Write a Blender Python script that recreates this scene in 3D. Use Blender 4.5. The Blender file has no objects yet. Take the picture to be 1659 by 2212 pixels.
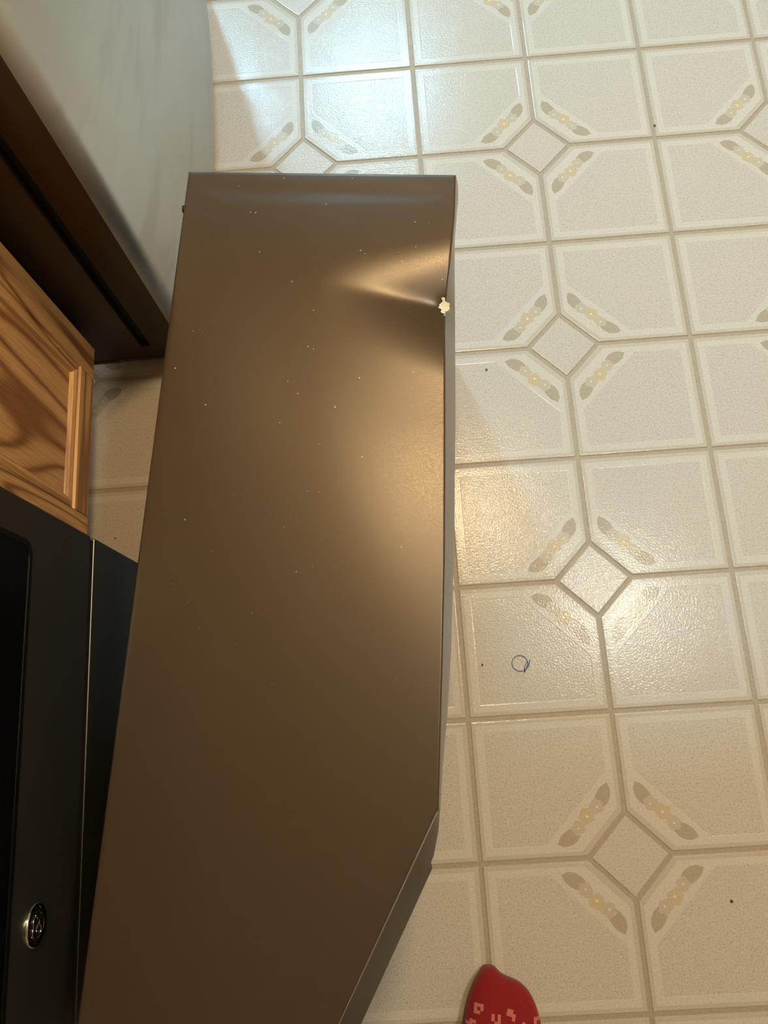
import bpy, bmesh, math, random
from mathutils import Vector, Matrix
from mathutils.bvhtree import BVHTree

random.seed(7)
scn = bpy.context.scene
col = scn.collection

# ------------------------------------------------------------------ camera
cam_data = bpy.data.cameras.new('camera')
cam = bpy.data.objects.new('camera', cam_data)
col.objects.link(cam)
cam.matrix_world = Matrix((
    (0.9973597, 0.0683148, 0.0246315, -0.2842),
    (-0.0595742, 0.9636524, -0.2604321, -1.1749),
    (-0.0415276, 0.2582771, 0.9651779, 1.1901),
    (0, 0, 0, 1)))
cam_data.sensor_fit = 'VERTICAL'
cam_data.sensor_height = 24.0
cam_data.sensor_width = 18.0
cam_data.lens = 1680.0 / 2212.0 * 24.0
cam_data.clip_start = 0.01
scn.camera = cam

# ------------------------------------------------------------------ world, exposure
world = bpy.data.worlds.new('world')
scn.world = world
world.use_nodes = True
world.node_tree.nodes['Background'].inputs[0].default_value = (0.9, 0.85, 0.8, 1)
world.node_tree.nodes['Background'].inputs[1].default_value = 0.02
scn.view_settings.view_transform = 'Standard'
scn.view_settings.look = 'None'
scn.view_settings.gamma = 1.0
scn.view_settings.use_curve_mapping = False
scn.view_settings.exposure = 0.0
scn.cycles.use_denoising = True
scn.cycles.use_light_tree = False
scn.cycles.max_bounces = 4
scn.cycles.diffuse_bounces = 3
scn.cycles.glossy_bounces = 3
scn.cycles.transmission_bounces = 3
scn.cycles.caustics_reflective = False
scn.cycles.caustics_refractive = False
scn.cycles.sample_clamp_indirect = 4.0

WARM_A = (1.0, 0.72, 0.38)
WARM_B = (1.0, 0.95, 0.80)
COOL = (0.36, 0.75, 1.0)
LAMP_A_POWER = 120.0
LAMP_B_POWER = 88.0
COOL_A_POWER = 3200.0
COOL_B_POWER = 1350.0


# ------------------------------------------------------------------ node helpers
def new_mat(name):
    m = bpy.data.materials.new(name)
    m.use_nodes = True
    nt = m.node_tree
    b = nt.nodes['Principled BSDF']
    return m, nt, b


def node(nt, kind, **kw):
    n = nt.nodes.new(kind)
    for k, v in kw.items():
        if k.startswith('i_'):
            n.inputs[k[2:].replace('_', ' ')].default_value = v
        else:
            setattr(n, k, v)
    return n


def ramp(nt, stops, interp='LINEAR'):
    r = nt.nodes.new('ShaderNodeValToRGB')
    r.color_ramp.interpolation = interp
    els = r.color_ramp.elements
    while len(els) < len(stops):
        els.new(0.5)
    for e, (p, c) in zip(els, stops):
        e.position = p
        e.color = (c[0], c[1], c[2], 1) if len(c) == 3 else c
    return r


def rgb(*c):
    """sRGB 0-255 to linear."""
    out = []
    for v in c:
        v /= 255.0
        out.append(v / 12.92 if v <= 0.04045 else ((v + 0.055) / 1.055) ** 2.4)
    return tuple(out)


def plain(name, color, rough=0.5, metal=0.0, spec=0.5):
    m, nt, b = new_mat(name)
    b.inputs['Base Color'].default_value = (*color, 1)
    b.inputs['Roughness'].default_value = rough
    b.inputs['Metallic'].default_value = metal
    b.inputs['Specular IOR Level'].default_value = spec
    return m


def vinyl(name, base, speck, amount=0.5, bump=0.25, rough=0.12):
    m, nt, b = new_mat(name)
    g = node(nt, 'ShaderNodeNewGeometry')
    fine = node(nt, 'ShaderNodeTexNoise', i_Scale=500.0, i_Detail=2.0)
    mid = node(nt, 'ShaderNodeTexNoise', i_Scale=330.0, i_Detail=2.0)
    big = node(nt, 'ShaderNodeTexNoise', i_Scale=9.0, i_Detail=2.0)
    for n in (fine, mid, big):
        nt.links.new(g.outputs['Position'], n.inputs['Vector'])
    r1 = ramp(nt, [(0.30, (1, 1, 1)), (0.43, (0, 0, 0))])
    nt.links.new(fine.outputs['Fac'], r1.inputs['Fac'])
    mul = node(nt, 'ShaderNodeMath', operation='MULTIPLY')
    mul.inputs[1].default_value = amount
    nt.links.new(r1.outputs['Color'], mul.inputs[0])
    mx = node(nt, 'ShaderNodeMix', data_type='RGBA')
    mx.inputs['A'].default_value = (*base, 1)
    mx.inputs['B'].default_value = (*speck, 1)
    nt.links.new(mul.outputs[0], mx.inputs['Factor'])
    # soft mottling
    mx2 = node(nt, 'ShaderNodeMix', data_type='RGBA', blend_type='MULTIPLY')
    r2 = ramp(nt, [(0.3, (0.90, 0.90, 0.90)), (0.7, (1.04, 1.04, 1.04))])
    nt.links.new(mid.outputs['Fac'], r2.inputs['Fac'])
    mx2.inputs['Factor'].default_value = 1.0
    nt.links.new(mx.outputs['Result'], mx2.inputs['A'])
    nt.links.new(r2.outputs['Color'], mx2.inputs['B'])
    nt.links.new(mx2.outputs['Result'], b.inputs['Base Color'])
    bp = node(nt, 'ShaderNodeBump', i_Strength=bump * 0.6, i_Distance=0.002)
    nt.links.new(mid.outputs['Fac'], bp.inputs['Height'])
    nt.links.new(bp.outputs['Normal'], b.inputs['Normal'])
    b.inputs['Roughness'].default_value = rough
    b.inputs['Specular IOR Level'].default_value = 0.24
    return m


def wood(name, axis, cathedral=False):
    """Honey oak; axis = grain direction ('Y' or 'Z')."""
    m, nt, b = new_mat(name)
    g = node(nt, 'ShaderNodeNewGeometry')
    mp = node(nt, 'ShaderNodeMapping')
    nt.links.new(g.outputs['Position'], mp.inputs['Vector'])
    s = {'Y': (1.0, 0.09, 1.0), 'Z': (1.0, 1.0, 0.09)}[axis]
    if cathedral:
        s = (1.0, 1.0, 0.22)
    mp.inputs['Scale'].default_value = s
    n1 = node(nt, 'ShaderNodeTexNoise', i_Scale=6.0 if cathedral else 18.0, i_Detail=1.0, i_Roughness=0.4)
    nt.links.new(mp.outputs['Vector'], n1.inputs['Vector'])
    k = node(nt, 'ShaderNodeMath', operation='MULTIPLY')
    k.inputs[1].default_value = 95.0 if cathedral else 40.0
    nt.links.new(n1.outputs['Fac'], k.inputs[0])
    sn = node(nt, 'ShaderNodeMath', operation='SINE')
    nt.links.new(k.outputs[0], sn.inputs[0])
    mr = node(nt, 'ShaderNodeMapRange', i_From_Min=-1.0, i_From_Max=1.0)
    nt.links.new(sn.outputs[0], mr.inputs['Value'])
    r = ramp(nt, [(0.0, rgb(150, 96, 50)), (0.12, rgb(190, 134, 78)), (0.35, rgb(218, 162, 102)), (1.0, rgb(228, 174, 112))])
    nt.links.new(mr.outputs['Result'], r.inputs['Fac'])
    # pores
    mp2 = node(nt, 'ShaderNodeMapping')
    nt.links.new(g.outputs['Position'], mp2.inputs['Vector'])
    mp2.inputs['Scale'].default_value = {'Y': (1, 0.03, 1), 'Z': (1, 1, 0.03)}[axis]
    n2 = node(nt, 'ShaderNodeTexNoise', i_Scale=420.0, i_Detail=2.0)
    nt.links.new(mp2.outputs['Vector'], n2.inputs['Vector'])
    r2 = ramp(nt, [(0.36, (0.78, 0.72, 0.66)), (0.5, (1, 1, 1))])
    nt.links.new(n2.outputs['Fac'], r2.inputs['Fac'])
    mx = node(nt, 'ShaderNodeMix', data_type='RGBA', blend_type='MULTIPLY')
    mx.inputs['Factor'].default_value = 1.0
    nt.links.new(r.outputs['Color'], mx.inputs['A'])
    nt.links.new(r2.outputs['Color'], mx.inputs['B'])
    nt.links.new(mx.outputs['Result'], b.inputs['Base Color'])
    b.inputs['Roughness'].default_value = 0.42
    bp = node(nt, 'ShaderNodeBump', i_Strength=0.25, i_Distance=0.0006)
    nt.links.new(n2.outputs['Fac'], bp.inputs['Height'])
    nt.links.new(bp.outputs['Normal'], b.inputs['Normal'])
    return m


def brushed(name, color, rough, metal, axis_scale=(1, 1, 1), noise=140.0, var=0.08, bump=0.03):
    m, nt, b = new_mat(name)
    g = node(nt, 'ShaderNodeNewGeometry')
    mp = node(nt, 'ShaderNodeMapping')
    mp.inputs['Scale'].default_value = axis_scale
    nt.links.new(g.outputs['Position'], mp.inputs['Vector'])
    n = node(nt, 'ShaderNodeTexNoise', i_Scale=noise, i_Detail=4.0)
    nt.links.new(mp.outputs['Vector'], n.inputs['Vector'])
    mr = node(nt, 'ShaderNodeMapRange', i_From_Min=0.3, i_From_Max=0.7, i_To_Min=max(0.03, rough - var), i_To_Max=rough + var)
    nt.links.new(n.outputs['Fac'], mr.inputs['Value'])
    nt.links.new(mr.outputs['Result'], b.inputs['Roughness'])
    bp = node(nt, 'ShaderNodeBump', i_Strength=bump, i_Distance=0.001)
    nt.links.new(n.outputs['Fac'], bp.inputs['Height'])
    nt.links.new(bp.outputs['Normal'], b.inputs['Normal'])
    b.inputs['Base Color'].default_value = (*color, 1)
    b.inputs['Metallic'].default_value = metal
    return m


def emitter(name, color, strength):
    m, nt, b = new_mat(name)
    b.inputs['Base Color'].default_value = (0.9, 0.9, 0.9, 1)
    b.inputs['Emission Color'].default_value = (*color, 1)
    b.inputs['Emission Strength'].default_value = strength
    return m


# ------------------------------------------------------------------ mesh helpers
def mesh_obj(name, verts, faces, mat, parent=None, smooth=False, fmats=None):
    me = bpy.data.meshes.new(name)
    me.from_pydata([tuple(v) for v in verts], [], faces)
    mats = mat if isinstance(mat, (list, tuple)) else [mat]
    for mm in mats:
        me.materials.append(mm)
    if fmats:
        for p, i in zip(me.polygons, fmats):
            p.material_index = i
    if smooth:
        for p in me.polygons:
            p.use_smooth = True
    me.update()
    o = bpy.data.objects.new(name, me)
    col.objects.link(o)
    if parent:
        o.parent = parent
    return o


def bm_obj(name, bm, mat, parent=None, smooth=False):
    bmesh.ops.recalc_face_normals(bm, faces=bm.faces)
    me = bpy.data.meshes.new(name)
    bm.to_mesh(me)
    bm.free()
    me.materials.append(mat)
    if smooth:
        for p in me.polygons:
            p.use_smooth = True
    o = bpy.data.objects.new(name, me)
    col.objects.link(o)
    if parent:
        o.parent = parent
    return o


def box_bm(bm, x0, x1, y0, y1, z0, z1):
    r = bmesh.ops.create_cube(bm, size=1.0)
    for v in r['verts']:
        v.co = Vector(((x0 + x1) / 2 + v.co.x * (x1 - x0), (y0 + y1) / 2 + v.co.y * (y1 - y0), (z0 + z1) / 2 + v.co.z * (z1 - z0)))
    return r['verts']


def box(name, x0, x1, y0, y1, z0, z1, mat, parent=None, bevel=0.0, seg=2):
    bm = bmesh.new()
    box_bm(bm, x0, x1, y0, y1, z0, z1)
    if bevel:
        bmesh.ops.bevel(bm, geom=list(bm.edges), offset=bevel, segments=seg, affect='EDGES', profile=0.5)
    return bm_obj(name, bm, mat, parent, smooth=False)


def tube(name, pts, r, mat, parent=None, seg=8, closed=False):
    """Round tube along points."""
    n = len(pts)
    verts, faces = [], []
    P = [Vector(p) for p in pts]
    for i in range(n):
        if closed:
            t = P[(i + 1) % n] - P[i - 1]
        else:
            t = P[min(i + 1, n - 1)] - P[max(i - 1, 0)]
        t.normalize()
        a = Vector((0, 0, 1)) if abs(t.z) < 0.9 else Vector((1, 0, 0))
        x = t.cross(a).normalized()
        y = x.cross(t).normalized()
        rr = r[i] if isinstance(r, (list, tuple)) else r
        for k in range(seg):
            an = 2 * math.pi * k / seg
            verts.append(P[i] + x * (rr * math.cos(an)) + y * (rr * math.sin(an)))
    m = n if closed else n - 1
    for i in range(m):
        j = (i + 1) % n
        for k in range(seg):
            l = (k + 1) % seg
            faces.append((i * seg + k, j * seg + k, j * seg + l, i * seg + l))
    if not closed:
        faces.append(tuple(range(seg))[::-1])
        faces.append(tuple((n - 1) * seg + k for k in range(seg)))
    return mesh_obj(name, verts, faces, mat, parent, smooth=True)


def thing(name, label, cat, loc=(0, 0, 0), group=None):
    o = bpy.data.objects.new(name, None)
    o.empty_display_size = 0.05
    o.location = loc
    col.objects.link(o)
    tag(o, label, cat, group)
    return o


def tag(o, label, cat, group=None):
    o['label'] = label
    o['category'] = cat
    if group:
        o['group'] = group
    return o


def attach(o, parent):
    """Parent a mesh built in world coordinates, keeping it in place."""
    o.parent = parent
    o.matrix_parent_inverse = Matrix.Translation(-parent.location)
    return o


def structure(o):
    o['kind'] = 'structure'
    return o


# ------------------------------------------------------------------ materials
M = {}
M['grout'] = vinyl('vinyl_grout', rgb(176, 163, 146), rgb(150, 138, 122), 0.5, 0.15, 0.5)
M['rim'] = vinyl('vinyl_rim', rgb(202, 193, 180), rgb(180, 170, 155), 0.35, 0.22)
M['band'] = vinyl('vinyl_band', rgb(214, 208, 199), rgb(180, 172, 160), 0.45, 0.22)
M['field'] = vinyl('vinyl_field', rgb(208, 200, 190), rgb(122, 112, 98), 0.55, 0.30)
M['leaf'] = vinyl('vinyl_leaf', rgb(182, 170, 152), rgb(165, 150, 130), 0.3, 0.2)
M['flower'] = vinyl('vinyl_flower', rgb(206, 190, 160), rgb(190, 170, 140), 0.3, 0.2)
M['flower_pale'] = vinyl('vinyl_flower_pale', rgb(200, 190, 172), rgb(185, 173, 152), 0.3, 0.2)
M['flower_eye'] = vinyl('vinyl_flower_eye', rgb(230, 222, 208), rgb(215, 205, 190), 0.2, 0.2)
M['wall'] = plain('wall_paint', rgb(196, 182, 160), 0.8)
M['wall_brown'] = plain('dark_reflection_wall', rgb(84, 68, 54), 0.8)
M['ceiling'] = plain('ceiling_paint', rgb(206, 196, 180), 0.9)
M['oak_z'] = wood('oak_stile', 'Z')
M['oak_y'] = wood('oak_rail', 'Y')
M['oak_panel'] = wood('oak_panel', 'Z', True)
M['counter'] = plain('countertop_laminate', rgb(120, 105, 88), 0.35)
M['rubber_gap_shade'] = plain('black_rubber_gap_shade', (0.006, 0.006, 0.006), 0.7)  # real rubber parts, and the painted shade in the range gap
M['fridge_front'] = brushed('fridge_steel', (0.52, 0.53, 0.53), 0.44, 0.85, (1, 1, 0.12), 9.0, 0.05, 0.0)
# wiped smudges: faint darker streaks across the fridge front
_nt = M['fridge_front'].node_tree
_b = _nt.nodes['Principled BSDF']
_g = node(_nt, 'ShaderNodeNewGeometry')
_mp = node(_nt, 'ShaderNodeMapping')
_mp.inputs['Scale'].default_value = (1, 0.22, 1)
_nz = node(_nt, 'ShaderNodeTexNoise', i_Scale=15.0, i_Detail=4.0, i_Roughness=0.55)
_rp = ramp(_nt, [(0.32, (0.46, 0.475, 0.475)), (0.42, (0.53, 0.545, 0.545)), (0.7, (0.55, 0.565, 0.565))])
_nt.links.new(_g.outputs['Position'], _mp.inputs['Vector'])
_nt.links.new(_mp.outputs['Vector'], _nz.inputs['Vector'])
_nt.links.new(_nz.outputs['Fac'], _rp.inputs['Fac'])
_nt.links.new(_rp.outputs['Color'], _b.inputs['Base Color'])
M['fridge_side'] = plain('fridge_dark_paint', rgb(62, 50, 40), 0.5)
M['range_steel'] = brushed('range_black_steel', (0.110, 0.098, 0.082), 0.32, 0.75, (1, 0.2, 1), 20.0, 0.03, 0.0)
M['glass_black'] = plain('oven_black_glass', (0.004, 0.004, 0.005), 0.06)
M['glass_rim'] = plain('oven_window_rim', (0.003, 0.003, 0.003), 0.4)
M['chrome'] = plain('chrome', (0.72, 0.70, 0.68), 0.12, 1.0)
M['badge_dark'] = plain('badge_enamel', (0.02, 0.018, 0.016), 0.25, 0.4)
M['slate'] = brushed('bronze_grey_metal', (0.072, 0.048, 0.026), 0.33, 0.20, (1, 1, 1), 900.0, 0.05, 0.03)
M['slate'].node_tree.nodes['Principled BSDF'].inputs['Specular IOR Level'].default_value = 0.52
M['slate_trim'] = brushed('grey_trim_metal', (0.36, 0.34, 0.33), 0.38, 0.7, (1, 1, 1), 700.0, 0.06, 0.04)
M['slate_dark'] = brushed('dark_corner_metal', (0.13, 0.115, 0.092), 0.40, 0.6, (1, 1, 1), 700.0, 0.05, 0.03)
M['chip'] = plain('chipped_pale_primer', rgb(236, 240, 222), 0.5)
M['dust'] = plain('white_dust', rgb(210, 205, 195), 0.9)
M['thread'] = plain('blue_thread', rgb(74, 96, 150), 0.6)
M['thread_knot'] = plain('blue_knot', rgb(40, 66, 150), 0.6)
M['crumb'] = plain('brown_crumb', rgb(92, 62, 40), 0.8)
M['trouser'] = plain('dark_trouser_cloth', rgb(40, 44, 56), 0.9)


def sock_mat():
    m, nt, b = new_mat('red_knit')
    g = node(nt, 'ShaderNodeNewGeometry')
    n = node(nt, 'ShaderNodeTexNoise', i_Scale=900.0, i_Detail=2.0)
    nt.links.new(g.outputs['Position'], n.inputs['Vector'])
    r = ramp(nt, [(0.3, rgb(120, 8, 12)), (0.7, rgb(150, 12, 20))])
    nt.links.new(n.outputs['Fac'], r.inputs['Fac'])
    nt.links.new(r.outputs['Color'], b.inputs['Base Color'])
    bp = node(nt, 'ShaderNodeBump', i_Strength=0.5, i_Distance=0.0008)
    nt.links.new(n.outputs['Fac'], bp.inputs['Height'])
    nt.links.new(bp.outputs['Normal'], b.inputs['Normal'])
    b.inputs['Roughness'].default_value = 0.9
    b.inputs['Sheen Weight'].default_value = 0.15
    return m


M['sock'] = sock_mat()
M['sock_sole'] = plain('grey_knit', rgb(120, 108, 104), 0.9)
M['sock_glyph'] = plain('pale_knit', rgb(196, 112, 100), 0.9)

# ------------------------------------------------------------------ room shell
RX0, RX1, RY0, RY1, RZ = -1.38, 2.30, -3.00, 4.60, 2.44
PX, PY = 0.21, 0.196569           # tile pitch
GROUT_Z = -0.0016

floor = box('floor', RX0, RX1, RY0, RY1, -0.05, GROUT_Z, M['grout'])
structure(floor)
structure(box('ceiling', RX0, RX1, RY0, RY1, RZ, RZ + 0.05, M['ceiling']))
structure(box('wall_left', RX0 - 0.06, RX0, RY0, RY1, -0.05, RZ, M['wall']))
structure(box('wall_right', RX1, RX1 + 0.06, RY0, RY1, -0.05, RZ, M['wall']))
# unseen lintel, added to cut the cool light off the near floor
structure(box('light_cut_lintel', RX0, RX1, 1.59, 1.69, 2.026, RZ, M['wall']))
structure(box('wall_far', RX0, RX1, RY1, RY1 + 0.06, -0.05, RZ, M['wall_brown']))  # unseen wall, made dark so the dent reflects darkness
structure(box('wall_near', RX0, RX1, RY0 - 0.06, RY0, -0.05, RZ, M['wall']))

# ---- vinyl tiles: every tile has one cut corner beside a small diamond
HD = 0.058                        # diamond half diagonal
G2 = 0.0030                       # half joint


def inset_poly(poly, d):
    """Inset a convex CCW polygon; d = list per edge."""
    n = len(poly)
    lines = []
    for i in range(n):
        a, b_ = Vector(poly[i]), Vector(poly[(i + 1) % n])
        t = (b_ - a).normalized()
        nn = Vector((-t.y, t.x))
        lines.append((a + nn * d[i], t))
    out = []
    for i in range(n):
        p, t = lines[i - 1]
        q, s = lines[i]
        den = t.x * s.y - t.y * s.x
        k = ((q.x - p.x) * s.y - (q.y - p.y) * s.x) / den
        out.append(p + t * k)
    return out


def tile_mesh(cx, cy):
    """Tile spanning 0..PX, 0..PY with its cut corner at (cx, cy) in {0,1}."""
    corner = (cx * PX, cy * PY)
    sx = 1 if cx == 0 else -1
    sy = 1 if cy == 0 else -1
    c1 = (corner[0] + sx * HD, corner[1])
    c2 = (corner[0], corner[1] + sy * HD)
    ox = (1 - cx) * PX
    oy = (1 - cy) * PY
    pts = [c1, (ox, corner[1]), (ox, oy), (corner[0], oy), c2]
    if sx * sy < 0:
        pts = pts[::-1]
    cut = pts.index(c2) if sx * sy > 0 else pts.index(c2)
    # edge index of the cut: joins c1 and c2
    n = 5
    cut_e = None
    for i in range(n):
        if {pts[i], pts[(i + 1) % n]} == {c1, c2}:
            cut_e = i
    verts, faces, fm = [], [], []

    def ring(poly, z):
        i0 = len(verts)
        for p in poly:
            verts.append((p[0], p[1], z))
        return list(range(i0, i0 + len(poly)))

    def d(side, c):
        return [c if i == cut_e else side for i in range(n)]
    base = ring(inset_poly(pts, d(G2, G2)), GROUT_Z)
    p0 = ring(inset_poly(pts, d(G2 + 0.0010, G2 + 0.0010)), -0.0002)
    p0b = ring(inset_poly(pts, d(G2 + 0.0022, G2 + 0.0022)), 0.0)
    p1 = ring(inset_poly(pts, d(0.0095, 0.0115)), 0.0)
    f1 = ring(inset_poly(pts, d(0.0190, 0.0530)), 0.0)
    f2 = ring(inset_poly(pts, d(0.0202, 0.0542)), -0.0002)
    for a, b_, mi in ((base, p0, 0), (p0, p0b, 0), (p0b, p1, 0), (p1, f1, 1), (f1, f2, 1)):
        for i in range(n):
            j = (i + 1) % n
            faces.append((a[i], a[j], b_[j], b_[i]))
            fm.append(mi)
    faces.append(tuple(f2))
    fm.append(2)
    # printed leaves and flowers along the cut
    a, b_ = Vector(pts[cut_e]), Vector(pts[(cut_e + 1) % n])
    e = (b_ - a).normalized()
    nn = Vector((-e.y, e.x))
    mid = (a + b_) / 2

    def motif(poly, mi, z):
        i0 = len(verts)
        for s, t in poly:
            p = mid + e * s + nn * t
            verts.append((p.x, p.y, z))
        idx = list(range(i0, i0 + len(poly)))
        faces.append(tuple(idx))
        fm.append(mi)
    leaf = [(-0.0560, 0.0430), (-0.0520, 0.0340), (-0.0440, 0.0275), (-0.0340, 0.0250), (-0.0250, 0.0265), (-0.0240, 0.0350), (-0.0270, 0.0430), (-0.0350, 0.0455), (-0.0450, 0.0465)]
    motif(leaf, 3, 0.00010)
    motif([(-s, t) for s, t in leaf][::-1], 3, 0.00010)

    def blossom(s0, t0, r, mi, z, ph=0.0):
        motif([(s0 + (r * (1 + 0.13 * math.cos(5 * an + ph))) * math.cos(an), t0 + (r * (1 + 0.13 * math.cos(5 * an + ph))) * math.sin(an) * 0.92)
               for an in [2 * math.pi * k / 15 for k in range(15)]], mi, z)
    flip = 1 if (cx + cy) % 2 else -1
    blossom(-0.0190 * flip, 0.0350, 0.0105, 5, 0.00014, 0.6)
    blossom(0.0200 * flip, 0.0340, 0.0108, 5, 0.00016, 1.4)
    blossom(0.0010 * flip, 0.0365, 0.0118, 4, 0.00022, 0.0)
    motif([(0.0010 * flip + 0.0022 * math.cos(k * 1.047), 0.0355 + 0.0022 * math.sin(k * 1.047)) for k in range(6)], 6, 0.00028)
    motif([(-0.0195 * flip + 0.0016 * math.cos(k * 1.047), 0.0345 + 0.0016 * math.sin(k * 1.047)) for k in range(6)], 6, 0.00022)
    motif([(0.0205 * flip + 0.0017 * math.cos(k * 1.047), 0.0330 + 0.0017 * math.sin(k * 1.047)) for k in range(6)], 6, 0.00024)
    me = bpy.data.meshes.new('tile')
    me.from_pydata(verts, [], faces)
    for k in ('rim', 'band', 'field', 'leaf', 'flower', 'flower_pale', 'flower_eye'):
        me.materials.append(M[k])
    for p, i in zip(me.polygons, fm):
        p.material_index = i
    me.update()
    return me, verts, faces, fm


TILE = {(cx, cy): tile_mesh(cx, cy) for cx in (0, 1) for cy in (0, 1)}

dverts = []
dd = HD - G2 * 1.414
for k, z in ((dd, GROUT_Z), (dd - 0.0014, -0.0002), (dd - 0.003, 0.0)):
    dverts += [(k, 0, z), (0, k, z), (-k, 0, z), (0, -k, z)]
dfaces = [(8, 9, 10, 11)]
for r0 in (0, 4):
    for k in range(4):
        l = (k + 1) % 4
        dfaces.append((r0 + k, r0 + l, r0 + 4 + l, r0 + 4 + k))
dmesh = bpy.data.meshes.new('diamond_tile')
dmesh.from_pydata(dverts, [], dfaces)
dmesh.materials.append(M['field'])
dmesh.update()

# tile columns i (lines at x = i*PX) and rows j (lines at y = -j*PY); diamonds at even i, odd j
cells = []
for i in range(-6, 11):
    for j in range(-24, 15):
        x0, y0 = i * PX, -(j + 1) * PY
        cxm, cym = x0 + PX / 2, y0 + PY / 2
        if x0 < RX0 or x0 + PX > RX1 or y0 < RY0 or y0 + PY > RY1:
            continue
        cx = 0 if i % 2 == 0 else 1
        cy = 1 if j % 2 == 1 else 0          # y top line is row j, bottom line row j+1
        cells.append((math.hypot(cxm + 0.1, cym + 0.75), x0, y0, cx, cy))
cells.sort()
rest_v, rest_f, rest_m = [], [], []
for n_, (dist, x0, y0, cx, cy) in enumerate(cells):
    me, v, f, fm = TILE[(cx, cy)]
    if n_ < 230:
        o = bpy.data.objects.new('tile', me)
        o.location = (x0, y0, 0)
        col.objects.link(o)
        o.parent = floor
    else:
        b0 = len(rest_v)
        rest_v += [(p[0] + x0, p[1] + y0, p[2]) for p in v]
        rest_f += [tuple(k + b0 for k in ff) for ff in f]
        rest_m += fm
dn = 0
for i in range(-6, 12, 2):
    for j in range(-23, 16, 2):
        x, y = i * PX, -j * PY
        if x - HD < RX0 or x + HD > RX1 or y - HD < RY0 or y + HD > RY1:
            continue
        if math.hypot(x + 0.1, y + 0.75) < 1.9:
            o = bpy.data.objects.new('diamond_tile', dmesh)
            o.location = (x, y, 0)
            col.objects.link(o)
            o.parent = floor
        else:
            b0 = len(rest_v)
            rest_v += [(p[0] + x, p[1] + y, p[2]) for p in dverts]
            rest_f += [tuple(k + b0 for k in ff) for ff in dfaces]
            rest_m += [2] * len(dfaces)
rest = mesh_obj('tile_field', rest_v, rest_f, [M[k] for k in ('rim', 'band', 'field', 'leaf', 'flower', 'flower_pale', 'flower_eye')], floor, fmats=rest_m)
rest['kind'] = 'stuff'

# ------------------------------------------------------------------ lamps of the room
# two warm semi-flush ceiling lamps
SEG = 20


def ceiling_lamp(x, y, label, color, power):
    lamp = thing('ceiling_lamp', label, 'lamp', (x, y, RZ), 'warm ceiling lamps')
    dv, df = [], []
    prof = [(0.0, -0.200), (0.05, -0.195), (0.095, -0.172), (0.122, -0.135), (0.128, -0.100), (0.110, -0.070), (0.070, -0.052)]
    for r_, z_ in prof[1:]:
        for k in range(SEG):
            dv.append((r_ * math.cos(2 * math.pi * k / SEG), r_ * math.sin(2 * math.pi * k / SEG), z_))
    dv.append((0, 0, prof[0][1]))
    for a in range(len(prof) - 2):
        for k in range(SEG):
            l = (k + 1) % SEG
            df.append((a * SEG + k, (a + 1) * SEG + k, (a + 1) * SEG + l, a * SEG + l))
    for k in range(SEG):
        df.append((len(dv) - 1, k, (k + 1) % SEG))
    mesh_obj('glass_bowl', dv, df, emitter('warm_bowl', color, power), lamp, smooth=True)
    tube('stem', [(0, 0, -0.055), (0, 0, -0.018)], 0.035, M['chrome'], lamp, 16)
    pv, pf = [], []
    for z_ in (-0.020, 0.0):
        for k in range(SEG):
            pv.append((0.085 * math.cos(2 * math.pi * k / SEG), 0.085 * math.sin(2 * math.pi * k / SEG), z_))
    for k in range(SEG):
        l = (k + 1) % SEG
        pf.append((k, l, SEG + l, SEG + k))
    pf.append(tuple(range(SEG))[::-1])
    mesh_obj('ceiling_plate', pv, pf, M['chrome'], lamp)


ceiling_lamp(0.02, -0.25, 'round warm ceiling lamp above the far end of the dented appliance', WARM_A, LAMP_A_POWER)
ceiling_lamp(0.63, -0.72, 'round warm ceiling lamp above the open tiled floor, away from the appliances', WARM_B, LAMP_B_POWER)

# cool tube fixtures in the next room, beyond the added lintel
def tube_light(x, half, label, power):
    fix = thing('tube_light', label, 'lamp', (x, 2.2, RZ), 'cool tube lights')
    box('housing', -half - 0.03, half + 0.03, -0.05, 0.05, -0.03, 0.0, M['ceiling'], fix)
    tube('glass_tube', [(-half, 0, -0.055), (half, 0, -0.055)], 0.011, emitter('cool_tube', COOL, power), fix, 8)
    for sx in (-half - 0.012, half + 0.012):
        box('lamp_holder', sx - 0.012, sx + 0.012, -0.02, 0.02, -0.078, -0.03, M['ceiling'], fix)


tube_light(-1.22, 0.12, 'short cool-white tube light on the ceiling in the corner beyond the refrigerator', COOL_A_POWER)
tube_light(-0.30, 0.25, 'longer cool-white tube light on the ceiling beyond the added lintel', COOL_B_POWER)

# ------------------------------------------------------------------ refrigerator
FY0, FY1 = -0.566, 0.255
fr = thing('refrigerator', 'tall steel-fronted refrigerator with smudged front beside the oak cabinet', 'refrigerator', (-1.02, (FY0 + FY1) / 2, 0))


def fpart(o):
    return attach(o, fr)


fpart(box('body', -1.36, -0.692, FY0 + 0.004, FY1 - 0.004, 0.012, 1.74, M['fridge_side'], None, 0.004))
fpart(box('gasket', -0.694, -0.672, FY0 + 0.016, FY1 - 0.016, 0.056, 1.735, M['rubber_gap_shade']))
fpart(box('kick_plate', -0.715, -0.625, FY0 + 0.006, FY1 - 0.006, 0.006, 0.046, M['fridge_side'], None, 0.003))


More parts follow.
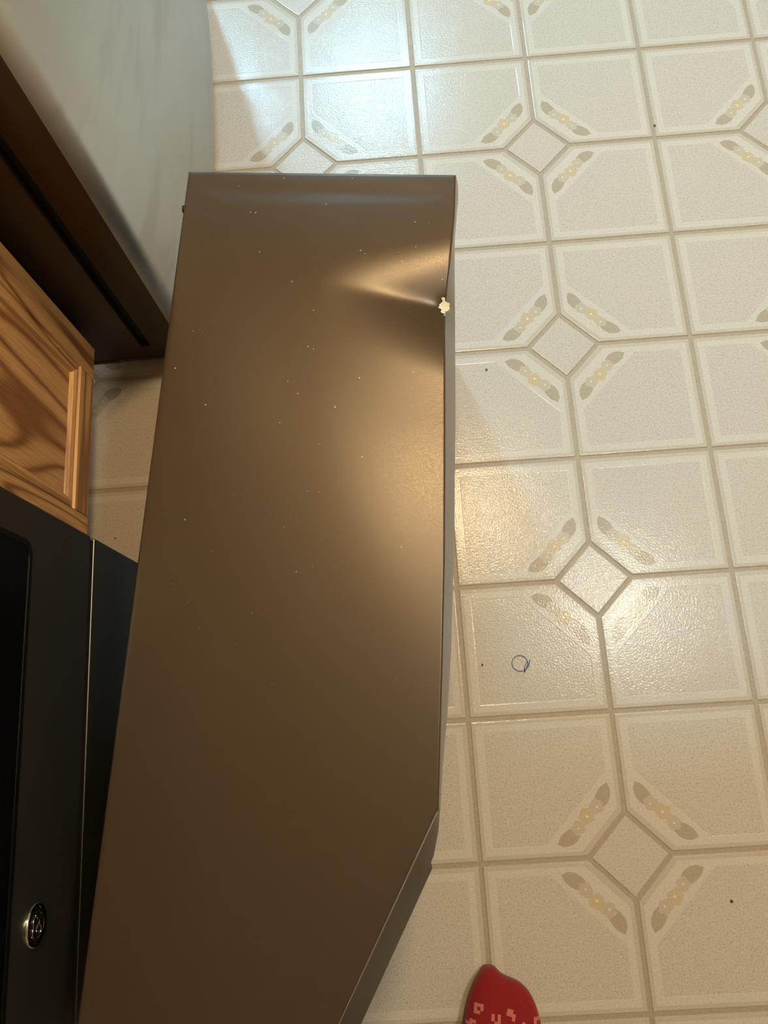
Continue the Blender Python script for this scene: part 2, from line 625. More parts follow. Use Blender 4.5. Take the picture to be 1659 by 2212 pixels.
def bowed_door(name, z0, z1, mat_front, mat_side):
    """Door with a gently bowed front and rounded vertical edges."""
    prof_ = [(-0.673, FY0 + 0.001)]
    r_ = 0.022
    prof_.append((-0.630, FY0))
    for k in range(9):
        a = math.pi / 2 * k / 8
        prof_.append((-0.617 - 0.0 + r_ * math.sin(a) - 0.006, FY0 + r_ - r_ * math.cos(a)))
    n = 26
    x_edge = prof_[-1][0]
    y_a, y_b = prof_[-1][1], FY1 - r_
    for k in range(1, n):
        t = k / n
        y = y_a + (y_b - y_a) * t
        prof_.append((x_edge + 0.030 * (1 - (2 * t - 1) ** 2) ** 0.7, y))
    for k in range(9):
        a = math.pi / 2 * (1 - k / 8)
        prof_.append((-0.617 + r_ * math.sin(a) - 0.006, FY1 - r_ + r_ * math.cos(a)))
    prof_.append((-0.630, FY1))
    prof_.append((-0.673, FY1 - 0.001))
    m_ = len(prof_)
    zs = [z0, z0 + 0.004, z1 - 0.004, z1]
    cx = -0.63
    verts, faces, fmx = [], [], []
    for zi, z in enumerate(zs):
        ins = 0.004 if zi in (0, 3) else 0.0
        for x, y in prof_:
            verts.append((x - (ins if x > -0.65 else 0), y + (ins if y < -0.5 else (-ins if y > 0.2 else 0)), z))
    for a in range(3):
        for k in range(m_ - 1):
            faces.append((a * m_ + k, a * m_ + k + 1, (a + 1) * m_ + k + 1, (a + 1) * m_ + k))
            fmx.append(1 if (k < 2 or k > m_ - 4) else 0)
        faces.append((a * m_ + m_ - 1, a * m_, (a + 1) * m_, (a + 1) * m_ + m_ - 1))
        fmx.append(1)
    faces.append(tuple(range(m_))[::-1])
    fmx.append(1)
    faces.append(tuple(3 * m_ + k for k in range(m_)))
    fmx.append(1)
    o = mesh_obj(name, verts, faces, [mat_front, mat_side], None, smooth=True, fmats=fmx)
    o.data.polygons[-1].use_smooth = False
    o.data.polygons[-2].use_smooth = False
    return fpart(o)


bowed_door('freezer_drawer', 0.050, 0.700, M['fridge_front'], M['fridge_side'])
ud = bowed_door('upper_door', 0.712, 1.735, M['fridge_front'], M['fridge_side'])
h = tube('handle', [(-0.575, 0.19, 0.95), (-0.545, 0.19, 0.97), (-0.54, 0.19, 1.25), (-0.545, 0.19, 1.53), (-0.575, 0.19, 1.55)], 0.011, M['chrome'])
h.parent = ud

# ------------------------------------------------------------------ oak base cabinet and worktop
CX = -0.748
cab = thing('base_cabinet', 'honey oak base cabinet with a recessed panel door next to the refrigerator', 'cabinet', (-1.05, -0.75, 0))


def cpart(o):
    return attach(o, cab)


cpart(box('carcass', -1.36, CX - 0.020, -0.934, -0.574, 0.100, 0.87, M['oak_z']))
cpart(box('toe_kick', -1.34, -0.83, -0.930, -0.578, 0.0, 0.100, M['oak_y']))
DY0, DY1, DZ0, DZ1 = -0.908, -0.586, 0.100, 0.84
ST = 0.050
door = bpy.data.objects.new('door', None)
col.objects.link(door)
door.location = (CX, (DY0 + DY1) / 2, DZ0)
door.parent = cab
door.matrix_parent_inverse = Matrix.Translation(-cab.location)


def dpart(o):
    o.parent = door
    o.matrix_parent_inverse = (Matrix.Translation(door.location)).inverted()
    return o


XB = CX - 0.019


def stick(name, y0, y1, z0, z1, mat):
    return dpart(box(name, XB, CX, y0, y1, z0, z1, mat, None, 0.0016, 2))


stick('stile', DY0, DY0 + ST, DZ0, DZ1, M['oak_z'])
stick('stile', DY1 - ST, DY1, DZ0, DZ1, M['oak_z'])
stick('rail', DY0 + ST, DY1 - ST, DZ0, DZ0 + ST - 0.004, M['oak_y'])
stick('rail', DY0 + ST, DY1 - ST, DZ1 - ST, DZ1, M['oak_y'])


def moulding(pts_a, pts_b, mat):
    """Stepped moulding: loft of a profile from one corner to the other."""
    n = len(pts_a)
    return dpart(mesh_obj('moulding', pts_a + pts_b, [(k, k + 1, n + k + 1, n + k) for k in range(n - 1)], mat, None))


# inner ogee moulding: (inset from frame opening, depth below the frame face)
MP = [(0.0, 0.0), (0.0015, 0.0035), (0.004, 0.0035), (0.009, 0.0015), (0.015, 0.0035), (0.018, 0.0095)]
oy0, oy1, oz0, oz1 = DY0 + ST, DY1 - ST, DZ0 + ST - 0.004, DZ1 - ST


def mcorner(sy, sz):
    out = []
    for ins, dep in MP:
        y = (oy0 + ins) if sy < 0 else (oy1 - ins)
        z = (oz0 + ins) if sz < 0 else (oz1 - ins)
        out.append((CX - dep, y, z))
    return out


moulding(mcorner(-1, -1), mcorner(1, -1), M['oak_y'])
moulding(mcorner(1, -1), mcorner(1, 1), M['oak_z'])
moulding(mcorner(1, 1), mcorner(-1, 1), M['oak_y'])
moulding(mcorner(-1, 1), mcorner(-1, -1), M['oak_z'])
dpart(box('panel', XB + 0.003, CX - 0.0090, oy0 + 0.012, oy1 - 0.012, oz0 + 0.012, oz1 - 0.012, M['oak_panel']))
knob = dpart(tube('knob', [(CX, DY0 + 0.028, 0.78), (CX + 0.012, DY0 + 0.028, 0.78), (CX + 0.018, DY0 + 0.028, 0.78), (CX + 0.026, DY0 + 0.028, 0.78)], [0.006, 0.006, 0.014, 0.012], M['chrome'], None, 14))
ct = box('countertop', -1.375, -0.715, -0.936, -0.572, 0.872, 0.91, M['counter'], None, 0.006)
tag(ct, 'brown laminate countertop slab over the oak cabinet', 'countertop')

# ------------------------------------------------------------------ black oven range
RXF = -0.655
RYA, RYB = -0.940, -1.720
rg = thing('oven_range', 'black steel oven range with dark window and round chrome badge', 'oven', (-1.0, (RYA + RYB) / 2, 0))


def rpart(o):
    return attach(o, rg)


rpart(box('body', -1.36, -0.700, RYB, RYA, 0.03, 0.90, M['range_steel']))
for fx in (-1.30, -0.78):
    for fy in (RYB + 0.06, RYA - 0.06):
        rpart(tube('foot', [(fx, fy, 0.0), (fx, fy, 0.03)], 0.018, M['rubber_gap_shade'], None, 10))
drw = rpart(box('drawer', -0.700, RXF, RYB + 0.002, RYA - 0.002, 0.055, 0.2975, M['range_steel'], None, 0.0012))
od = rpart(box('oven_door', -0.700, RXF, RYB + 0.002, RYA - 0.002, 0.3085, 0.795, M['range_steel'], None, 0.0015))
rpart(box('gap_shade', -0.701, -0.6562, RYB + 0.006, RYA - 0.006, 0.295, 0.311, M['rubber_gap_shade']))  # black strip filling the gap below the door, in place of its shade
rpart(box('control_panel', -0.705, -0.665, RYB + 0.002, RYA - 0.002, 0.803, 0.900, M['range_steel'], None, 0.004))
rpart(box('cooktop', -1.36, -0.66, RYB, RYA, 0.900, 0.915, M['glass_black'], None, 0.003))
rpart(box('backguard', -1.375, -1.31, RYB, RYA, 0.915, 1.08, M['range_steel'], None, 0.004))
for k in range(5):
    yy = RYA - 0.12 - k * 0.135
    rpart(tube('knob', [(-0.667, yy, 0.853), (-0.655, yy, 0.853), (-0.650, yy, 0.853), (-0.630, yy, 0.853)], [0.024, 0.024, 0.020, 0.018], M['chrome'], None, 18))


def sub(o, par):
    o.parent = par
    return o


def rounded_rect(y0, y1, z0, z1, r, n=8):
    pts = []
    for cy, cz, a0 in ((y1 - r, z1 - r, 0), (y0 + r, z1 - r, 90), (y0 + r, z0 + r, 180), (y1 - r, z0 + r, 270)):
        for k in range(n + 1):
            a = math.radians(a0 + 90 * k / n)
            pts.append((cy + r * math.cos(a), cz + r * math.sin(a)))
    return pts


# oven window: dark groove rim and a flush glass
wy0, wy1, wz0, wz1 = RYB + 0.045, -0.981, 0.449, 0.735
outer = rounded_rect(wy0, wy1, wz0, wz1, 0.016)
inner = rounded_rect(wy0 + 0.006, wy1 - 0.006, wz0 + 0.006, wz1 - 0.006, 0.011)
n = len(outer)
v = [(RXF + 0.0006, y, z) for y, z in outer] + [(RXF + 0.0016, y, z) for y, z in outer] + [(RXF + 0.0016, y, z) for y, z in inner] + [(RXF + 0.0004, y, z) for y, z in inner]
f = []
for a in range(3):
    for k in range(n):
        l = (k + 1) % n
        f.append((a * n + k, a * n + l, (a + 1) * n + l, (a + 1) * n + k))
sub(mesh_obj('window_rim', v, f, M['glass_rim']), od)
sub(mesh_obj('window_glass', [(RXF + 0.0010, y, z) for y, z in inner] + [(RXF - 0.002, y, z) for y, z in inner],
             [tuple(range(n))] + [(k, n + k, n + (k + 1) % n, (k + 1) % n) for k in range(n)], M['glass_black']), od)
# handle bar across the top of the oven door
sub(tube('handle', [(RXF, RYB + 0.06, 0.762), (RXF + 0.045, RYB + 0.06, 0.762), (RXF + 0.050, RYB + 0.07, 0.762), (RXF + 0.050, RYA - 0.07, 0.762), (RXF + 0.045, RYA - 0.06, 0.762), (RXF, RYA - 0.06, 0.762)], 0.011, M['chrome'], None, 10), od)

# round badge with a raised ring and a curled monogram
BY, BZ, BR = -1.3385, 0.4015, 0.0195
bv, bf = [], []
S2 = 40
bprof = [(BR, 0.0), (BR, 0.0022), (BR - 0.0012, 0.0034), (BR - 0.0028, 0.0034), (BR - 0.0040, 0.0020)]
for r_, x_ in bprof:
    for k in range(S2):
        a = 2 * math.pi * k / S2
        bv.append((RXF + x_, BY + r_ * math.cos(a), BZ + r_ * math.sin(a)))
for a in range(len(bprof) - 1):
    for k in range(S2):
        l = (k + 1) % S2
        bf.append((a * S2 + k, a * S2 + l, (a + 1) * S2 + l, (a + 1) * S2 + k))
badge_ring = sub(mesh_obj('badge', bv, bf, M['chrome'], smooth=True), od)
badge_ring['label'] = 'small round chrome badge with curled monogram'
last = [(RXF + 0.0020, BY + (BR - 0.0040) * math.cos(2 * math.pi * k / S2), BZ + (BR - 0.0040) * math.sin(2 * math.pi * k / S2)) for k in range(S2)]
sub(mesh_obj('badge_face', last, [tuple(range(S2))], M['badge_dark']), od)


def curl(pts):
    # pts in badge plane: first axis runs along the range front (left when facing it), second is up
    P = [(RXF + 0.0026, BY - a * BR, BZ + b_ * BR) for a, b_ in pts]
    sub(tube('monogram_stroke', P, 0.0007, M['chrome'], None, 6), od)


curl([(-0.10 - 0.38 * math.cos(t) * (1 - t / 14), 0.02 + 0.42 * math.sin(t) * (1 - t / 14)) for t in [k * 0.3 + 0.4 for k in range(20)]])
curl([(0.26 + 0.26 * math.cos(t), 0.22 + 0.2 * math.sin(t)) for t in [0.6 + k * 0.35 for k in range(12)]])
curl([(0.26 + 0.30 * math.cos(t), -0.22 + 0.24 * math.sin(t)) for t in [1.4 + k * 0.35 for k in range(13)]])
for s in (-1, 1):
    curl([(s * 0.62 * math.cos(t), 0.62 * math.sin(t)) for t in [-0.8 + k * 0.2 for k in range(9)]])

# ------------------------------------------------------------------ the dented metal appliance
ZT = 0.42
O_ = Vector((-0.1969, -0.5719, 0.0))
EU = Vector((-0.1064, -0.9943, 0.0))
EV = Vector((-0.9943, 0.1064, 0.0))
W_ = 0.3140
U_END = 0.945
U_CH = 0.6866
ap = thing('dented_appliance', 'dark bronze-grey metal appliance standing in front of the range, its edge dented and chipped', 'appliance',
           tuple(O_ + EU * 0.47 + EV * 0.15))


def apart(o):
    return attach(o, ap)


def w(u, v_, z):
    p = O_ + EU * u + EV * v_
    return (p.x, p.y, z)


def sstep(a, b_, x):
    t = max(0.0, min(1.0, (x - a) / (b_ - a)))
    return t * t * (3 - 2 * t)


def interp(tab, x):
    if x <= tab[0][0]:
        return tab[0][1]
    for (x0, y0), (x1, y1) in zip(tab, tab[1:]):
        if x <= x1:
            return y0 + (y1 - y0) * (x - x0) / (x1 - x0)
    return tab[-1][1]


EDGE_IN = [(0.0, 0.0), (0.05, 0.0), (0.075, 0.0014), (0.11, 0.0036), (0.1325, 0.0056), (0.158, 0.0068), (0.19, 0.0068), (0.2173, 0.0062), (0.28, 0.0044), (0.35, 0.0026), (0.45, 0.0006), (0.55, 0.0)]


def v_top(u):
    """Right-hand edge of the top panel."""
    if u > U_CH:
        return (u - U_CH) * 0.452
    return interp(EDGE_IN, u)


def softplus(x, k):
    return k * math.log1p(math.exp(min(40.0, x / k)))


def dent(u, v_):
    # shallow pressed groove near the far edge
    hgt = 0.0
    lat = sstep(0.012, 0.032, v_) * (1 - sstep(0.268, 0.295, v_))
    if 0.008 < u < 0.042:
        g_ = sstep(0.008, 0.0240, u) * (1 - sstep(0.0240, 0.0420, u))
        hgt -= 0.0007 * lat * g_
    # main dent: a valley running in from the struck edge
    vv = max(0.0, v_)
    if vv < 0.150:
        uc = 0.161 - 0.12 * vv
        fall = max(0.0, 1 - vv / 0.150)
        A = 0.0165 * fall ** 1.4 + 0.0060 * math.exp(-vv / 0.035) * fall
        wu = 0.074 * (1 - vv / 0.19) + 0.004
        wl = max(0.088 - 0.24 * vv, 0.052)
        d0 = u - uc
        rr = 0.004 + 0.07 * vv
        q = (math.sqrt(d0 * d0 + rr * rr) - rr) / (wu if d0 < 0 else wl)
        if q < 1.0:
            hgt -= A * (1 - q) ** 2
    # sharp pinch where the corner of something struck
    r2 = ((u - 0.160) ** 2 + (v_ - 0.006) ** 2) / 0.009 ** 2
    hgt -= 0.0030 * math.exp(-r2)
    # the sheet sags towards the struck edge beyond an oblique bend line
    d_ = (u - 0.265) * -0.436 + (v_ - 0.166) * -0.9
    hgt -= 0.045 * softplus(d_ - 0.012, 0.016) * sstep(0.13, 0.30, u) * (1 - 0.15 * sstep(0.4, 0.65, u))
    return hgt


us = []
u = 0.0
while u < U_END - 1e-6:
    us.append(u)
    u += 0.0026 if u < 0.30 else 0.005
    if us[-1] < U_CH < u:
        us.append(U_CH)
        u = U_CH + 0.004
us.append(U_END)
NV = 96
ts = [(k / NV) ** 1.35 for k in range(NV + 1)]
NU = len(us)
tv, tf = [], []


def edge_fade(u, v_, vt):
    return 1.0


for u in us:
    vt = v_top(u) + 0.0022
    for t in ts:
        v_ = vt + (W_ - 0.002 - vt) * t
        tv.append(w(u, v_, ZT + dent(u, v_)))
NC = NV + 1
for a in range(NU - 1):
    for k in range(NV):
        tf.append((a * NC + k, (a + 1) * NC + k, (a + 1) * NC + k + 1, a * NC + k + 1))


def bound():
    """Closed list of boundary samples (u, v, side) counter-clockwise seen from above."""
    out = []
    for a in range(NU):
        out.append((us[a], None, 'R', a * NC))
    for k in range(1, NV):
        out.append((U_END, k, 'N', (NU - 1) * NC + k))
    for a in range(NU - 1, -1, -1):
        out.append((us[a], None, 'L', a * NC + NV))
    for k in range(NV - 1, 0, -1):
        out.append((0.0, k, 'F', k))
    return out


BD = bound()


def outward(side, u):
    if side == 'R':
        if u >= U_CH:
            return (0.412, -0.911)
        return (0.0, -1.0)
    return {'N': (1, 0), 'L': (0, 1), 'F': (-1, 0)}[side]


def bvert(b_):
    u, k, side, idx = b_
    return Vector(tv[idx])


# rounded fold around the top panel
rings = [[b_[3] for b_ in BD]]
for off, dz in ((0.0009, 0.00025), (0.0017, 0.0009), (0.0022, 0.0020)):
    ring = []
    for b_ in BD:
        p = bvert(b_)
        ou, ov = outward(b_[2], b_[0])
        corner_u = 0.0
        if b_[2] in 'RL':
            if b_[0] == 0.0:
                ou -= 1.0
            if b_[0] == U_END:
                ou += 1.0
        q = p + EU * (ou * off) + EV * (ov * off)
        q.z = p.z - dz
        ring.append(len(tv))
        tv.append(tuple(q))
    rings.append(ring)
for r0, r1 in zip(rings, rings[1:]):
    m_ = len(r0)
    for k in range(m_):
        l = (k + 1) % m_
        tf.append((r0[k], r1[k], r1[l], r0[l]))
top = mesh_obj('top_panel', tv, tf, M['slate'], None, smooth=True)
bmf = bmesh.new()
bmf.from_mesh(top.data)
bmesh.ops.recalc_face_normals(bmf, faces=bmf.faces)
zsum = sum(f_.normal.z for f_ in bmf.faces)
if zsum < 0:
    bmesh.ops.reverse_faces(bmf, faces=bmf.faces)
bmf.to_mesh(top.data)
bmf.free()
apart(top)
top['label'] = 'dented bronze-grey top panel with pressed groove'
last_ring = [Vector(tv[i]) for i in rings[-1]]

# bowed front trim and side walls below the fold
RIM = [(0.0, -0.0042), (0.012, -0.0044), (0.040, -0.0015), (0.0712, -0.0015), (0.1729, -0.0044), (0.2853, -0.0075), (0.3906, -0.0090), (0.4408, -0.0092), (0.5367, -0.0091), (0.605, -0.0067), (0.649, -0.0038), (0.6866, -0.0022)]
DR = 0.030


def rim_pos(b_, p):
    u, k, side, idx = b_
    if side == 'R':
        if u <= U_CH:
            return w(u - (0.002 if u == 0 else 0), interp(RIM, u), ZT - DR)
        if u < 0.735:
            t = (u - U_CH) / (0.735 - U_CH)
            uu = u + 0.008 * min(1.0, t * 1.6)
            vv = interp([(0.6866, -0.0022), (0.708, -0.0014), (0.733, 0.0027), (0.743, 0.0072)], uu)
            return w(uu, vv, ZT - DR)
        return w(u + 0.008, v_top(u) - 0.0185, ZT - DR)
    q = Vector(p)
    return (q.x, q.y, ZT - DR)


rim = [rim_pos(b_, p) for b_, p in zip(BD, last_ring)]
nb = len(BD)
# front trim: only along the bowed front and the slanted corner
STEPS = 6


def trim_strip(name, idxs, mat, label):
    fv, ff = [], []
    for i in idxs:
        a, b_ = last_ring[i], Vector(rim[i])
        for s in range(STEPS + 1):
            t = s / STEPS
            q = a.lerp(b_, t)
            q += EV * (-math.sin(math.pi * t) * 0.0008)
            fv.append(tuple(q))
    for a in range(len(idxs) - 1):
        for s in range(STEPS):
            i0 = a * (STEPS + 1) + s
            ff.append((i0, i0 + 1, i0 + STEPS + 2, i0 + STEPS + 1))
    o = apart(mesh_obj(name, fv, ff, mat, None, smooth=True))
    o['label'] = label


ridx = [i for i, b_ in enumerate(BD) if b_[2] == 'R' and b_[0] <= U_CH]
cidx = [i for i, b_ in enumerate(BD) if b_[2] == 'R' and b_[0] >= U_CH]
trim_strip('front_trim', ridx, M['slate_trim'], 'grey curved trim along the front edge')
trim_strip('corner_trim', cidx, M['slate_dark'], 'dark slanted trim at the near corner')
hl_line = [last_ring[i] + Vector((0, 0, 0.0004)) for i in cidx]
apart(tube('edge_highlight', hl_line, [0.0011 * (1 - 0.6 * k / len(hl_line)) for k in range(len(hl_line))], M['slate_trim'], None, 6))  # pale strip modelled as the highlight along the corner's top edge
# walls
sv, sf = [], []
for i in range(nb):
    if BD[i][2] == 'R':
        a = Vector(rim[i])
    else:
        a = last_ring[i]
    sv.append(tuple(a))
    b_ = Vector(rim[i])
    inw = Vector((O_ + EU * 0.47 + EV * 0.16)) - b_
    inw.z = 0
    inw.normalize()
    c_ = b_ + inw * 0.002
    sv.append((c_.x, c_.y, ZT - DR - 0.004))
    sv.append((c_.x, c_.y, 0.018))
for i in range(nb):
    l = (i + 1) % nb
    sf.append((3 * i, 3 * i + 1, 3 * l + 1, 3 * l))
    sf.append((3 * i + 1, 3 * i + 2, 3 * l + 2, 3 * l + 1))
sf.append(tuple(3 * i + 2 for i in range(nb)))
apart(mesh_obj('side_wall', sv, sf, M['slate'], None))
for fu, fv_ in ((0.05, 0.05), (0.05, 0.27), (0.90, 0.17), (0.90, 0.27)):
    apart(tube('foot', [w(fu, fv_, 0.0), w(fu, fv_, 0.019)], 0.016, M['rubber_gap_shade'], None, 12))
# small screw nub on the left fold
apart(tube('screw', [w(0.044, W_ - 0.001, ZT - 0.008), w(0.044, W_ + 0.0035, ZT - 0.008)], 0.0045, M['rubber_gap_shade'], None, 8))

bm_tmp = bmesh.new()
bm_tmp.from_mesh(top.data)
TOPBVH = BVHTree.FromBMesh(bm_tmp)
bm_tmp.free()


def on_top(u, v_):
    p = w(u, v_, ZT + 0.05)
    hit = TOPBVH.ray_cast(Vector(p), Vector((0, 0, -1)))
    return hit[0].z if hit[0] is not None else ZT


# chipped paint at the point of impact
random.seed(3)
cv, cf = [], []


def flake(cu, cv0, r, n_=9, lift=0.0004, el=1.0):
    i0 = len(cv)
    cz = on_top(cu, cv0)
    cv.append(w(cu, cv0, cz + lift * 1.6))
    for k in range(n_):
        a = 2 * math.pi * k / n_
        rr = r * random.uniform(0.75, 1.1)
        uu, v2 = cu + rr * math.cos(a) * el, cv0 + rr * math.sin(a)
        zz = on_top(uu, max(v2, v_top(min(uu, U_CH)) + 0.0005))
        cv.append(w(uu, v2, zz + lift))
    for k in range(n_):
        cf.append((i0, i0 + 1 + k, i0 + 1 + (k + 1) % n_))


flake(0.1565, 0.0085, 0.0062, 15, 0.0012)
flake(0.1635, 0.0095, 0.0030, 9, 0.0012)
flake(0.1500, 0.0100, 0.0022, 7, 0.0010)
flake(0.1680, 0.0080, 0.0012, 7, 0.0010)
flake(0.1590, 0.0140, 0.0014, 7, 0.0010)
chip = apart(mesh_obj('chipped_paint', cv, cf, M['chip']))
chip['label'] = 'pale chipped spot at the dent'
# dust flecks lying on the top panel
random.seed(11)
cv, cf = [], []
dust_uv = [(0.040, 0.148), (0.052, 0.235), (0.053, 0.229), (0.017, 0.252), (0.062, 0.045), (0.094, 0.043), (0.104, 0.220), (0.100, 0.105), (0.104, 0.100), (0.112, 0.058),
           (0.176, 0.153), (0.220, 0.156), (0.223, 0.150), (0.262, 0.175), (0.276, 0.163), (0.290, 0.122), (0.292, 0.262), (0.310, 0.180), (0.345, 0.090), (0.440, 0.045),
           (0.470, 0.150), (0.250, 0.300), (0.205, 0.285), (0.141, 0.180), (0.255, 0.098), (0.246, 0.040), (0.420, 0.270), (0.006, 0.200), (0.005, 0.120), (0.130, 0.012)]
for (du, dv_) in dust_uv:
    flake(du, dv_, random.uniform(0.0005, 0.0010), 6, 0.0002)
for k in range(36):
    flake(random.uniform(0.02, 0.60), random.uniform(0.02, 0.30), random.uniform(0.0002, 0.0004), 5, 0.0002)
dust = apart(mesh_obj('dust_flecks', cv, cf, M['dust']))
dust['kind'] = 'stuff'

# ------------------------------------------------------------------ small things on the floor
tr = thing('thread_ring', 'tiny curled loop of blue thread lying on a floor tile', 'thread', (-0.1256, -1.1021, 0.0))
loop = [(0.0118 * math.cos(a), 0.0116 * math.sin(a), 0.0008) for a in [math.radians(-62 + k * 12) for k in range(30)]]
tube('loop', loop, 0.00055, M['thread'], tr, 6)
tube('tail', [(0.0062, -0.0098, 0.0009), (0.0098, -0.0078, 0.0010), (0.0128, -0.0040, 0.0012), (0.0150, 0.0024, 0.0016), (0.0156, 0.0040, 0.0017)], 0.0006, M['thread'], tr, 6)
tube('tail', [(0.0060, -0.0096, 0.0010), (0.0066, -0.0050, 0.0014), (0.0092, -0.0010, 0.0013), (0.0112, 0.0006, 0.0011)], 0.00045, M['thread'], tr, 6)
tube('knot', [(0.0064, -0.0092, 0.0010), (0.0060, -0.0115, 0.0014), (0.0050, -0.0138, 0.0010)], [0.0009, 0.0013, 0.0008], M['thread_knot'], tr, 8)

random.seed(5)
crumbs = [(0.2138, -0.1712, 0.0018, 'brown crumb on the floor joint left of the diamond nearest the top right'),
          (-0.1304, -0.6225, 0.0020, 'brown crumb on the tile beside the dented appliance, below the second diamond'),
          (-0.1815, -1.1008, 0.0016, 'brown crumb on the tile just left of the blue thread loop'),
          (-0.7450, -0.8667, 0.0014, 'brown crumb on the floor strip between cabinet and dented appliance'),
          (0.1293, -1.4407, 0.0022, 'dark crumb on the tile right of the red sock, lowest of the crumbs')]
for x, y, r_, lab in crumbs:
    bm = bmesh.new()
    bmesh.ops.create_icosphere(bm, subdivisions=1, radius=r_)
    for v_ in bm.verts:
        v_.co *= random.uniform(0.7, 1.2)
        v_.co.y *= 1.3
        v_.co.z *= 0.6
    o = bm_obj('crumb', bm, M['crumb'])
    zmin = min(v_.co.z for v_ in o.data.vertices)
    o.location = (x, y, -zmin)
    tag(o, lab, 'crumb', 'crumbs on the floor')

# ------------------------------------------------------------------ the photographer's foot
pers = thing('person', 'foot in a red patterned sock standing on the floor, dark trouser leg above', 'person', (-0.2, -1.66, 0.0))
SEC = [  # y, left x, right x, top z
    (-1.5004, -0.2180, -0.2060, 0.016), (-1.5030, -0.2215, -0.2015, 0.024), (-1.5070, -0.2250, -0.1980, 0.028), (-1.5110, -0.2290, -0.1935, 0.030), (-1.5150, -0.2322, -0.1850, 0.032),
    (-1.5190, -0.2348, -0.1735, 0.033), (-1.5240, -0.2378, -0.1672, 0.034), (-1.5320, -0.2418, -0.1595, 0.036), (-1.5460, -0.2475, -0.1528, 0.038), (-1.5650, -0.2522, -0.1488, 0.042), (-1.5950, -0.2550, -0.1470, 0.050),
    (-1.6300, -0.2530, -0.1500, 0.062), (-1.6600, -0.2480, -0.1550, 0.078), (-1.6900, -0.2430, -0.1600, 0.094), (-1.7200, -0.2400, -0.1640, 0.100),
    (-1.7450, -0.2360, -0.1680, 0.092), (-1.7600, -0.2280, -0.1760, 0.074), (-1.7660, -0.2160, -0.1880, 0.050)]
NS = 24
kv, kf = [], []
for (y, xl, xr, zt_) in SEC:
    cxm, hw = (xl + xr) / 2, (xr - xl) / 2
    for k in range(NS):
        a = 2 * math.pi * k / NS
        ca, sa = math.cos(a), math.sin(a)
        x = cxm + hw * math.copysign(abs(ca) ** 0.8, ca)
        zc = zt_ * 0.42
        z = zc + (zt_ - zc if sa > 0 else zc) * math.copysign(abs(sa) ** 0.8, sa)
        # the big toe side stands a little higher
        if sa > 0 and y > -1.57:
            z *= 1.0 + 0.10 * max(0.0, -ca)
        kv.append((x, y, z))
for a in range(len(SEC) - 1):
    for k in range(NS):
        l = (k + 1) % NS
        kf.append((a * NS + k, (a + 1) * NS + k, (a + 1) * NS + l, a * NS + l))
kf.append(tuple(range(NS)))
kf.append(tuple((len(SEC) - 1) * NS + k for k in range(NS))[::-1])
# ankle tube of the sock
LEG = [(0.070, -1.716, 0.036, 0.046), (0.100, -1.720, 0.034, 0.042), (0.140, -1.724, 0.033, 0.038), (0.190, -1.730, 0.036, 0.042), (0.240, -1.737, 0.042, 0.049)]
b0 = len(kv)
for z, y, rx, ry in LEG:
    for k in range(NS):
        a = 2 * math.pi * k / NS
        kv.append((-0.202 + rx * math.cos(a), y + ry * math.sin(a), z))
for a in range(len(LEG) - 1):
    for k in range(NS):
        l = (k + 1) % NS
        kf.append((b0 + a * NS + k, b0 + a * NS + l, b0 + (a + 1) * NS + l, b0 + (a + 1) * NS + k))
kf.append(tuple(b0 + k for k in range(NS))[::-1])
kf.append(tuple(b0 + (len(LEG) - 1) * NS + k for k in range(NS)))
bm = bmesh.new()
for p in kv:
    bm.verts.new(p)
bm.verts.ensure_lookup_table()
for q in kf:
    bm.faces.new([bm.verts[i] for i in q])
sock = bm_obj('sock', bm, M['sock'], None, smooth=True)
ss = sock.modifiers.new('subsurf', 'SUBSURF')
ss.levels = 1
ss.render_levels = 1
attach(sock, pers)
sock['label'] = 'red sock with pale angular marks'
bm_tmp = bmesh.new()
bm_tmp.from_mesh(sock.data)
SOCKBVH = BVHTree.FromBMesh(bm_tmp)
bm_tmp.free()
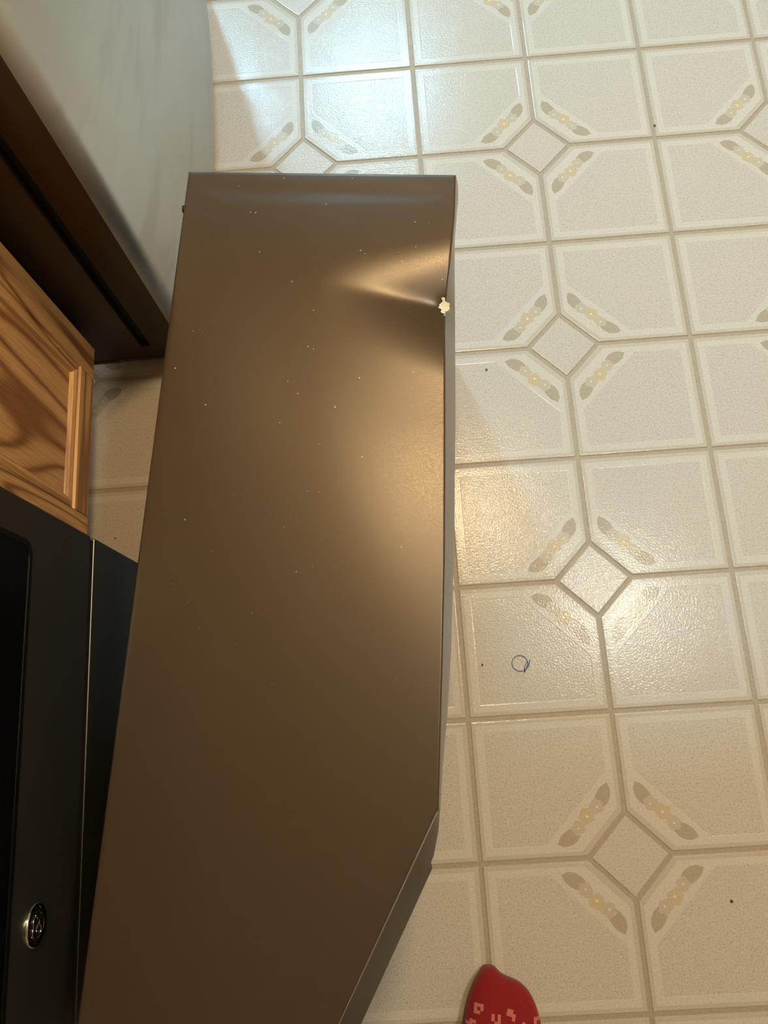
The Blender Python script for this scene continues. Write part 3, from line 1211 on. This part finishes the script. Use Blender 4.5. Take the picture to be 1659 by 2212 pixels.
GLYPHS = [((-0.2300, -1.5430), -10, ['###', '#.#', '##.']),
          ((-0.2090, -1.5555), -8, ['#.#', '#.#', '.##']),
          ((-0.1890, -1.5515), -20, ['##.', '###', '..#']),
          ((-0.1545, -1.5640), -10, ['###', '#.#', '##.']),
          ((-0.1755, -1.5660), -25, ['.#.', '##.', '###']),
          ((-0.2420, -1.5600), -15, ['.##', '##.', '.#.']),
          ((-0.2000, -1.5760), 12, ['###', '..#', '.##']),
          ((-0.2280, -1.5740), 8, ['#..', '###', '#.#']),
          ((-0.1650, -1.5850), -12, ['##.', '.##', '.##']),
          ((-0.1860, -1.5950), 20, ['###', '#..', '##.']),
          ((-0.2150, -1.5980), -5, ['.##', '#.#', '#..'])]
CELL = 0.0040
for (gx, gy), rot_, rows in GLYPHS:
    gv, gf = [], []
    ca, sa = math.cos(math.radians(rot_)), math.sin(math.radians(rot_))
    for r_i, row in enumerate(rows):
        for c_i, ch in enumerate(row):
            if ch != '#':
                continue
            quad = []
            for du, dv_ in ((0, 0), (1, 0), (1, 1), (0, 1)):
                lx = (c_i - 1.5 + du) * CELL
                ly = (1.5 - r_i - dv_) * CELL
                x = gx + lx * ca - ly * sa
                y = gy + lx * sa + ly * ca
                hit = SOCKBVH.ray_cast(Vector((x, y, 0.5)), Vector((0, 0, -1)))
                if hit[0] is None or hit[0].z < 0.012:
                    quad = None
                    break
                pp = hit[0] + hit[1] * 0.0003
                quad.append((pp.x, pp.y, pp.z + 0.0003))
            if quad:
                i0 = len(gv)
                gv += quad
                gf.append((i0 + 3, i0 + 2, i0 + 1, i0))
    if gf:
        o = mesh_obj('knit_mark', gv, gf, M['sock_glyph'])
        o.parent = sock
# trouser leg
TR = [(0.115, -1.722, 0.058, 0.064), (0.20, -1.728, 0.060, 0.068), (0.34, -1.738, 0.066, 0.074), (0.48, -1.738, 0.068, 0.074), (0.60, -1.735, 0.078, 0.084), (0.74, -1.745, 0.088, 0.094), (0.86, -1.76, 0.094, 0.104)]
gv, gf = [], []
for z, y, rx, ry in TR:
    for k in range(NS):
        a = 2 * math.pi * k / NS
        gv.append((-0.202 + 0.03 * max(0, z - 0.5) + rx * math.cos(a), y + ry * math.sin(a), z))
for a in range(len(TR) - 1):
    for k in range(NS):
        l = (k + 1) % NS
        gf.append((a * NS + k, a * NS + l, (a + 1) * NS + l, (a + 1) * NS + k))
gf.append(tuple((len(TR) - 1) * NS + k for k in range(NS)))
attach(mesh_obj('trouser_leg', gv, gf, M['trouser'], None, smooth=True), pers)
